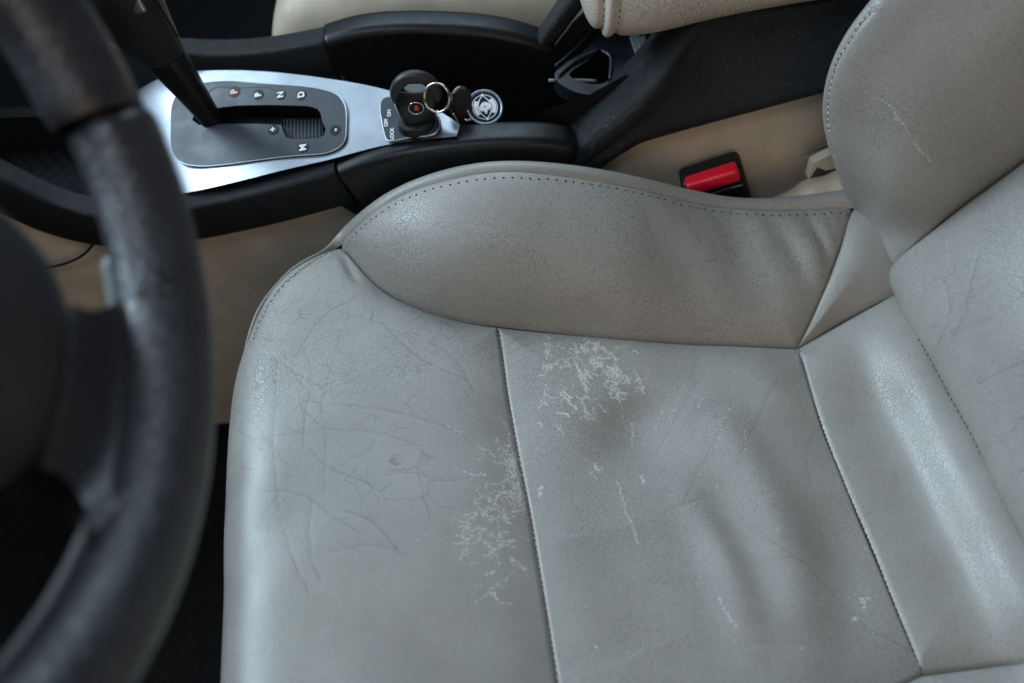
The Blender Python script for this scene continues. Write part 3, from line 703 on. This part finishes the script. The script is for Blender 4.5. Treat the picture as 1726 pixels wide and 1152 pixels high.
sweep('gate_lip', gate + dn * .0002, circ(.0006, 8), M_SILVER, gt, up=tuple(dn), n=0, closed=True)
# slot walls and floor
sl = A(slot); sw = np.stack([sl - dn * .002, sl - dn * .022], 0); mesh_np('slot_well', sw, gridF(2, len(sl), False, True), M_DARK, gt, False)
plate('slot_floor', sl + (sl - sl.mean(0)) * .12 - dn * .021, [], tuple(-dn * .001), M_DARK, gt)
# ribbed slide inside the slot
def arch(u, v): return DK(478 + 66 * u, 200 + 36 * v, -.0045 - .006 * (1 - v) ** 2)
nr_ = 60; Vr = np.array([[arch(u, v) + dn * .0007 * math.sin(u * 2 * math.pi * 11) for v in np.linspace(0, 1, 8)] for u in np.linspace(0, 1, 90)])
rs = grid('ribbed_slide', Vr, M_GATE, gt)
Vr = np.array([[DK(340 + 140 * u, 196 + 16 * v, -.009 - .004 * (1 - v)) + dn * .0005 * math.sin(u * 2 * math.pi * 24) for v in np.linspace(0, 1, 6)] for u in np.linspace(0, 1, 200)])
grid('ribbed_slide', Vr, M_DARK, gt)
def badge(px, s, mat, size=.0080, rad=.0047):
    o = DK(*px, .0021); ring = [o + dx * a + dy * b for a, b in circ(rad, 24)]
    k = plate('position_marker', ring, [], tuple(-dn * .0006), M_DARK, gt)
    text_obj('letter', s, o + dn * .0003, -dy if False else A(dy), -dx, size, mat, k, .0003)
badge((395, 155), 'P', M_PINK, .0090, .0054)
for px, s in (((435.5, 159.5), 'R'), ((473, 160), 'N'), ((508, 160), 'D'), ((460.5, 218.5), '+'), ((565, 219.5), '-'), ((511, 249), 'M')): badge(px, s, M_WHITE)
# raised strip behind the markers
sweep('marker_strip_edge', [DK(*q, .0017) for q in ((352, 156), (362, 149), (380, 147.5), (420, 148), (455, 149), (466, 154))], circ(.0004, 6), M_GATE, gt, up=tuple(dn), n=40)
# ignition plate
ign_px = [(645, 168), (668, 164), (700, 166), (722, 176), (737, 195), (741, 210), (735, 222), (700, 230), (668, 236), (655, 237), (648, 225), (643, 200), (641, 180)]
ign = smooth_loop([DK(*q, .003) for q in ign_px], 60)
ip = plate('ignition_plate', ign, [], tuple(-dn * .004), M_GATE, con); sweep('plate_lip', ign - dn * .001, circ(.0010, 8), M_SILVER, ip, up=tuple(dn), n=0, closed=True)
for px, s in (((656, 191), 'ON'), ((651, 207), 'OFF'), ((661, 226), 'LOCK')): text_obj('switch_mark', s, DK(*px, .0035), dy, -dx, .0042, M_WHITE, ip, .0001)
# storage well
wx0, wx1 = DK(770, 215)[0], .33
wl = [(wx0 - .01, .03), (wx0 + .02, -.02), (.12, -.03), (.2, .0), (.34, .06)]
Vf = np.array([[(x, y, z) for y in np.linspace(.610, .735, 6)] for x, z in wl]); grid('storage_well', curve(Vf.reshape(5, -1), 30).reshape(30, 6, 3), M_DARK, con)
strip = A([Yp(*q, .735) for q in ((1010, -60), (952, 18), (922, 60), (888, 104), (846, 152), (815, 178))])[::-1]
for y in (.6315, .7220):
    Vs = np.array([[(x, y, z0 + (z1 - z0) * t) for t in (0, .5, 1)] for x, z0, z1 in ((wx0 - .06, -.02, .02), (wx0, -.03, .035), (.02, -.04, .04), (.04, -.04, .05), (.06, -.04, .07), (.09, -.04, .08), (.12, -.04, .1), (.2, -.04, .12), (.34, .05, .16))])
    if y > .7: Vs[3:, :, 2] = np.stack([np.interp(Vs[3:, 0, 0], strip[:, 0], strip[:, 2] - .012) - d for d in (.16, .05, 0)], 1)
    grid('well_wall', Vs, M_DARK, con)
# cup-holder insert at the back of the well
def CH(x, y, h=0.): return Zp(x, y, .075 + h)
ch = plate('cup_holder', smooth_loop([CH(*q) for q in ((935, 130), (985, 85), (1010, 55), (1040, 40), (1100, 45), (1085, 85), (1050, 125), (1030, 150), (1005, 160))], 60),
           [smooth_loop([CH(*q) for q in ((960, 128), (990, 103), (1018, 86), (1030, 92), (1034, 110), (1030, 132), (1010, 142), (980, 138))], 50)], (0, 0, -.012), M_SOFT, con)
sweep('holder_rim', [CH(*q, .001) for q in ((1014, 86), (1026, 92), (1030, 108), (1028, 134))], circ(.0014, 8), M_GATE, ch, n=30)
sweep('holder_arm', [CH(*q, -.004) for q in ((925, 136), (970, 135.5), (1006, 137))], circ(.0014, 8), M_RIM2, ch, n=12)
sweep('holder_arm', [CH(*q, .002) for q in ((936, 112), (965, 88), (1000, 52))], circ(.0015, 8), M_SOFT, ch, n=12)
sweep('holder_arm', [CH(*q, .002) for q in ((942, 126), (975, 100), (1010, 84))], circ(.0013, 8), M_GATE, ch, n=12)
plate('latch', [CH(*q, .004) for q in ((1062, 60), (1076, 58), (1086, 76), (1072, 88))], [], (0, 0, -.003), M_RIM2, ch)
plate('latch', [CH(*q, .005) for q in ((1079, 62), (1088, 60), (1088, 70), (1080, 82), (1076, 74))], [], (0, 0, -.003), M_RIM2, ch)
# armrest pad
ys = [.622, .618, .630, .70, .775, .785, .78]
def arm_sec(x, k):   # closed-ish section from underside over the near edge to the top
    dz = .0 
    return [(x, .66, az0 + .001), (x, .632 + k, az0 - .001), (x, .619 + k, az0 + .010), (x, .619 + k, az0 + .032), (x, .633 + k, az0 + .050), (x, .70, az0 + .056), (x, .77, az0 + .052)]
rows = []
for x, k, q in ((ax0 - .004, .020, .012), (ax0 + .004, .008, .004), (ax0 + .025, .001, 0), (ax0 + .08, 0, 0), (ax0 + .2, 0, 0), (ax0 + .35, 0, 0), (ax0 + .5, 0, 0)):
    rows.append([A([a, b, az0 + (c - az0) * (1 - q * 12) + q * 2 + (x - ax0 - .12) * slope]) for a, b, c in arm_sec(x, k)])
arm = Panel(rows, .0016, (0, -1, .4)); arm.at['grain'][:] = 1
def armline(x0): 
    d = np.abs(arm.V[..., 0] - x0); return np.exp(-(d / .0022) ** 2)
arm.disp -= .0028 * armline(ax0 + .010) + .0022 * armline(ax0 + .021)
arm.disp += .0025 * np.exp(-((arm.V[..., 0] - ax0 - .0155) / .004) ** 2)
ao = arm.build('armrest_pad', M_ARM, con)
for off in (.0101, .0212):
    k = int(np.abs(arm.V[:, arm.shape[1] // 2, 0] - ax0 - off).argmin()); stitch_row('stitching', arm.F[k], arm.FN[k], .005, M_THREAD, ao, a=.0006, b=.0015)
endc = [[p + A([.0, 0, 0]) for p in rows[0]], [p * A([0, .0, 0]) + A([ax0 + .01, .70, az0 + .028 - .12 * slope]) for p in rows[0]]]
V, N, f = patch(endc, .003, (-1, 0, 0)); grid('armrest_front', V, M_ARM, con)
rbox('armrest_hinge_tray', (.44, .13, .02), .005, Matrix.Translation((ax0 + .27, .70, az0 + .002)), M_SOFT, con)
# front tray with ribbed liner, ahead of the shifter
tr = grid('tray_liner', zigzag(-.62, Yp(195, 240, .66)[0] + .02, .616, .80, -.045, .002, .014, .004), M_RUBBER, con)

# ------------------------------------------------------------------ gear lever
gl_ = thing('gear_lever', 'black leather gear lever leaning out of the shifter slot', 'gear lever', tuple(DK(352, 203)))
def loft(name, pts, ra, rb, mat, parent, n=50, k=28, sup=2.3):
    P = curve(pts, n); t = np.linspace(0, 1, len(pts)); q = np.linspace(0, 1, n)
    a = spl(t, q) @ A(ra); b = spl(t, q) @ A(rb); prof = []
    for i in range(k):
        th = 2 * math.pi * i / k; c, s_ = math.cos(th), math.sin(th); prof.append((math.copysign(abs(c) ** (2 / sup), c), math.copysign(abs(s_) ** (2 / sup), s_)))
    return sweep(name, P, prof, mat, parent, up=(0, 1, .1), n=0, scale=np.stack([a, b], 1))
gy = DK(352, 203)[1]
sh = [Yp(372, 215, gy) + A([0, 0, -.012]), Yp(352, 196, gy), Yp(320, 152, gy - .002), Yp(276, 94, gy - .006)]
loft('shaft', sh, [.0085, .010, .0135, .0165], [.008, .009, .011, .0135], M_SOFT, gl_, 40)
kn = [Yp(274, 91, gy - .006), Yp(248, 58, gy - .010), Yp(218, 22, gy - .014), Yp(186, -25, gy - .018), Yp(155, -75, gy - .02), Yp(135, -105, gy - .02)]
loft('knob', kn, [.0172, .0225, .0285, .0320, .0270, .012], [.0142, .0175, .021, .023, .019, .008], plastic('lever_leather', (.012, .011, .011), .38, .5, 700), gl_, 60, 36)
# stitched edge and silver inlay on the knob
sweep('knob_seam', [Yp(*q, gy - .035) for q in ((299, 62), (284, 36), (268, 8), (250, -20))], circ(.0010, 8), M_SOFT, gl_, n=30)
rbox('inlay', (.010, .004, .020), .0018, frame_m(Yp(226, 0, gy - .034), unit(A([1, 0, .3])), unit(A([0, -1., .4])), unit(np.cross(unit(A([1, 0, .3])), unit(A([0, -1., .4]))))), M_SILVER, gl_)

# ------------------------------------------------------------------ car key
ky = thing('car_key', 'black car key with red emblem standing in the console ignition', 'car key', tuple(DK(704, 212)))
kc = DK(704, 212); kyv = kc[1] - .002
kx = A([1., 0, 0]); kz = unit(A([.03, -.04, 1.])); kyd = np.cross(kz, kx); kx = np.cross(kyd, kz)
kh = np.linalg.norm(Yp(708, 119, kyv) - kc)
sw_ = .82 / FPX
cyl = sweep('ignition_collar', [kc - dn * .004, kc + dn * .004, kc + dn * .009], circ(.0140, 32), M_SOFT, ky, up=(0, 1, 0), n=6, scale=np.array([[1.15, .95]] * 2 + [[1.1, .9]] * 2 + [[1, .8], [.9, .72]]))
loft('fob_body', [kc + kz * h for h in (.003, .014, .028, kh - .024, kh - .017)], [.0110, .0140, .0165, .0172, .0155], [.0075, .0088, .0090, .0078, .005], M_FOB, ky, 44, 36, 2.6)
arch_p = [kc + kx * (.0150 * math.cos(a)) + kz * (kh - .022 + .0165 * math.sin(a)) for a in np.linspace(-.35, math.pi + .35, 40)]
sweep('fob_loop', arch_p, rrect(.0095, .0085, .0036), plastic('fob_loop_rubber', (.02, .02, .023), .45), ky, up=tuple(kyd), n=60)
ec = kc + kz * .026 - kyd * .0092; er = [ec + kx * a + kz * b for a, b in circ(.0058, 28)]
em = plate('emblem', er, [], tuple(kyd * .002), M_DARK, ky); sweep('emblem_ring', er, circ(.0005, 6), M_CHROME, em, up=tuple(kyd), n=0, closed=True)
plate('emblem_mark', [ec - kyd * .0004 + kx * a + kz * b for a, b in ((-.001, -.0025), (.0016, -.002), (.002, .001), (.001, .0032), (-.0012, .002))], [], tuple(kyd * .0003), M_REDP, em)

# ------------------------------------------------------------------ key ring with medallion
kr = thing('key_ring', 'steel key ring with leather strap and round griffin medallion hanging from the key', 'key ring', tuple(Yp(760, 215, .628)))
rc = Yp(737, 165, kyv - .016); ring_n = unit(A([-.45, -.75, .5])); rx = unit(np.cross(ring_n, A([0, 0, 1.]))); ry = np.cross(ring_n, rx)
for off in (0, .0013):
    sweep('split_ring', [rc + ring_n * off + rx * a + ry * b for a, b in circ(.0106, 60)], circ(.0008, 8), plastic('ring_steel', (.66, .56, .44), .22, 0, 900, .5, 0, 1), kr, up=tuple(ring_n), n=0, closed=True)
mc = Yp(817, 182, .632); mn = unit(A([.10, -.50, .86])); mx = unit(np.cross(A([0, 0, 1.]), mn)); mx = mx if mx[0] > 0 else -mx; my = np.cross(mn, mx); my = my if my[2] > 0 else -my
def MD(a, b, h=0.): return mc + mx * a + my * b + mn * h
mr = .0138
md = plate('medallion', [MD(a, b, .001) for a, b in circ(mr * .98, 48)], [], tuple(-mn * .003), M_BLUEP, kr)
sweep('medallion_rim', [MD(a, b, .001) for a, b in circ(mr, 64)], circ(.0012, 10), M_SILVER, md, up=tuple(mn), n=0, closed=True)
er_ = .0100
sweep('emblem_ring', [MD(a, b, .0014) for a, b in circ(er_, 60)], circ(.00035, 6), M_WHITE, md, up=tuple(mn), n=0, closed=True)
for s_ in (-1, 1):   # two arcs that frame the middle, and the white letter bands outside them
    arc = [(s_ * (-.0062 + .0112 * math.cos(t)), .0112 * math.sin(t)) for t in np.linspace(-1.0, 1.0, 24)]
    sweep('emblem_arc', [MD(a, b, .0014) for a, b in arc], circ(.0004, 6), M_WHITE, md, up=tuple(mn), n=0)
    o_ = [(s_ * .0092 * math.cos(t), .0092 * math.sin(t)) for t in np.linspace(-.72, .72, 14)]
    rag = [(s_ * (.0056 + .0005 * (k % 2) - .0005 * abs(t)) * math.cos(t) , .0086 * math.sin(t)) for k, t in enumerate(np.linspace(.66, -.66, 14))]
    plate('emblem_band', [MD(a, b, .0016) for a, b in o_ + rag], [], tuple(-mn * .0003), M_WHITE, md)
gr_ = [(-.0045, -.0018), (-.0038, .0005), (-.0028, .0018), (-.0012, .0034), (.001, .0036), (.0028, .0028), (.0042, .0008), (.0042, -.0010), (.0028, -.0012), (.0030, -.0024), (.0014, -.0022), (.0006, -.0046), (-.0004, -.0050), (-.001, -.003), (-.0026, -.0026)]
plate('griffin_head', [MD(a * 1.15, b * 1.15, .0017) for a, b in gr_], [], tuple(-mn * .0003), M_WHITE, md)
plate('crown', [MD(a, b, .0019) for a, b in ((-.0008, .0004), (.0002, .0012), (.0006, .0004), (0, -.0003))], [], tuple(-mn * .0001), M_BLUEP, md)
for b in (.0100, -.0100): plate('emblem_dot', [MD(a_, b + b_, .0018) for a_, b_ in circ(.0011, 10)], [], tuple(-mn * .0003), M_WHITE, md)
for b in (.0062, -.0075): sweep('lug', [MD(-.0175, b), MD(-.0120, b)], circ(.0012, 8), M_SILVER, kr, n=6)
st_ = [MD(-.019, 0, -.001), MD(-.021, .001, .001), Yp(768, 170, .626), Yp(757, 176, .622)]
plate('strap', [Yp(*q, .628) for q in ((764, 160), (774, 150), (784, 152), (794, 160), (797, 196), (786, 206), (776, 212), (768, 206))], [], (0, .003, .001), M_STRAP, kr)
sweep('strap_edge', [Yp(*q, .627) for q in ((764, 158), (771, 149), (776, 147))], circ(.0009, 8), M_STRAPE, kr, n=10)
sweep('strap_edge', [Yp(*q, .627) for q in ((764, 192), (770, 203), (776, 214))], circ(.0007, 8), M_STRAPE, kr, n=10)
sweep('strap_clip', [Yp(*q, .622) for q in ((759, 163), (762, 172), (760, 184))], rrect(.010, .004, .0015), M_SOFT, kr, n=10)

# ------------------------------------------------------------------ passenger seat
ps = thing('passenger_seat', 'blurred beige leather passenger seat beyond the console', 'car seat', (0, .95, FLOOR))
px0 = Yp(458, 25, .80)[0]
prow = []
for x, dz, dyy in ((px0 + .012, -.30, .0), (px0 - .012, -.14, .0), (px0 - .012, -.06, .0), (px0 + .006, -.012, .004), (px0 + .05, .006, 0), (px0 + .16, .012, 0), (px0 + .32, .014, 0), (px0 + .55, .01, 0)):
    zt = .050 + dz
    prow.append([A([x, .815 + dyy, min(zt, -.05) - .2 if dz > -.1 else zt - .06]), A([x, .795 + dyy, zt - .07]), A([x, .795 + dyy, zt - .025]), A([x, .812 + dyy, zt + .002]), A([x, .86, zt + .008]), A([x, .95, zt - .02]), A([x, 1.10, zt - .02])])
V, N, f = patch(prow, .004, (0, -.6, .6)); grid('cushion', V, M_PASS, ps)
rbox('seat_base', (.45, .36, .18), .03, Matrix.Translation((px0 + .27, 1.02, -.2)), M_CARPET, ps)

# ------------------------------------------------------------------ steering wheel
WT, WK = math.radians(27.45), math.radians(-1.5); WC = A([-.197, .1855, .4285])
wn = A([math.cos(WT) * math.cos(WK), math.cos(WT) * math.sin(WK), math.sin(WT)]); wh = A([-math.sin(WK), math.cos(WK), 0]); wu = np.cross(wn, wh); wu = wu if wu[2] > 0 else -wu
sw = thing('steering_wheel', 'dark leather steering wheel blurred in front of the seat', 'steering wheel', tuple(WC))
def WP(x, y, off=0.): return PLp(x, y, WC + wn * off, wn)
def WR(phi, r, off=0.): return WC + wh * (r * math.sin(phi)) - wu * (r * math.cos(phi)) + wn * off
def rim_part(name, a0, a1, wr, wd, mat, off=0., n=120, rc_=.171, taper=False):
    ph = np.linspace(a0, a1, n); P = A([WR(a, rc_, off) for a in ph]); R_ = A([unit(WR(a, 1.) - WC) for a in ph]); V = []
    k = 28; e_ = np.linspace(0, 1, n); end = np.clip(np.minimum(e_, 1 - e_) / .012, 0, 1) ** .5 if a1 - a0 < 6.2 else np.ones(n)
    if taper: end = np.clip(np.minimum(e_, 1 - e_) / .22, 0, 1) ** .6 * 8 - 7
    for q in range(k):
        th = 2 * math.pi * q / k; V.append(P + R_ * (wr * math.cos(th)) * (.9 + .1 * end)[:, None] + wn * (wd * math.sin(th)) * (.9 + .1 * end)[:, None])
    return grid(name, np.stack(V, 1), mat, sw, cv=True)
J = math.radians(50.5)
rim_part('rim', J + .006, 2 * math.pi - J - .006, .0200, .0175, M_RIM, 0, 240, .1660)
rim_part('rim', -J + .006, J - .006, .0182, .0165, M_RIM, 0, 160, .1722)
rim_part('rim_core', 0, 2 * math.pi, .0165, .0145, M_DARK, 0, 200, .1715)
rim_part('rim_backing', -J, math.radians(32), .0195, .0085, M_RIM2, -.0110, 160, .1755)
# thumb ridge inside the rim
hubp = [(-120, 300), (-40, 335), (20, 380), (87, 467), (110, 534), (107, 635), (80, 742), (40, 796), (0, 823), (-80, 860), (-180, 880)]
rimp = [(176, 380), (186, 425), (197, 470), (228, 520), (262, 560), (268, 640), (245, 740), (200, 820), (170, 850), (146, 875), (120, 930)]
hub_e = [WP(*q, -.004) for q in hubp]
sp_in = [WP(*q, -.004) for q in ((128, 515), (122, 545), (117, 600), (110, 660), (98, 720), (80, 790))]
sp_mid = [WP(*q, -.007) for q in ((166, 522), (172, 560), (172, 610), (166, 670), (150, 735), (118, 815))]
sp_mid2 = [WP(*q, -.004) for q in ((202, 508), (220, 560), (225, 620), (218, 690), (196, 770), (142, 850))]
sp_out = [WP(*q, .006) for q in ((236, 490), (262, 545), (268, 620), (258, 710), (228, 810), (160, 900))]
V, N, f = patch([sp_in, sp_mid, sp_mid2, sp_out], .003, wn)
Nn = normals(V); Nn = Nn if (Nn.mean((0, 1)) @ wn) > 0 else -Nn
bm_v = np.concatenate([V, (V - Nn * .014)[::-1]], 0); grid('spoke', bm_v, M_RIM, sw, cu=True)
hc = WP(-260, 520, -.004)
rings = []
he = A(hub_e); full = np.concatenate([he, [WP(-420, 860, -.004), WP(-600, 700, -.004), WP(-700, 400, -.004), WP(-520, 240, -.004), WP(-300, 250, -.004)]])
lp = smooth_loop(full, 90); cc = lp.mean(0)
for s_, o_ in ((1.0, -.03), (1.0, -.006), (.985, .001), (.95, .005), (.8, .010), (.5, .014), (.02, .016)): rings.append(cc + (lp - cc) * s_ + wn * o_)
grid('airbag_cover', A(rings), plastic('airbag_plastic', (.030, .029, .034), .5, .2, 900), sw, cv=True)
rbox('column_shroud', (.10, .09, .25), .03, frame_m(WC - wn * .19, unit(np.cross(wh, wn)), wh, wn), M_DARK, sw)
sweep('column_stalk', [WC - wn * .05 + wh * .03, WC - wn * .045 + wh * .09, WC - wn * .04 + wh * .16], circ(.006, 12), M_DARK, sw, n=12)
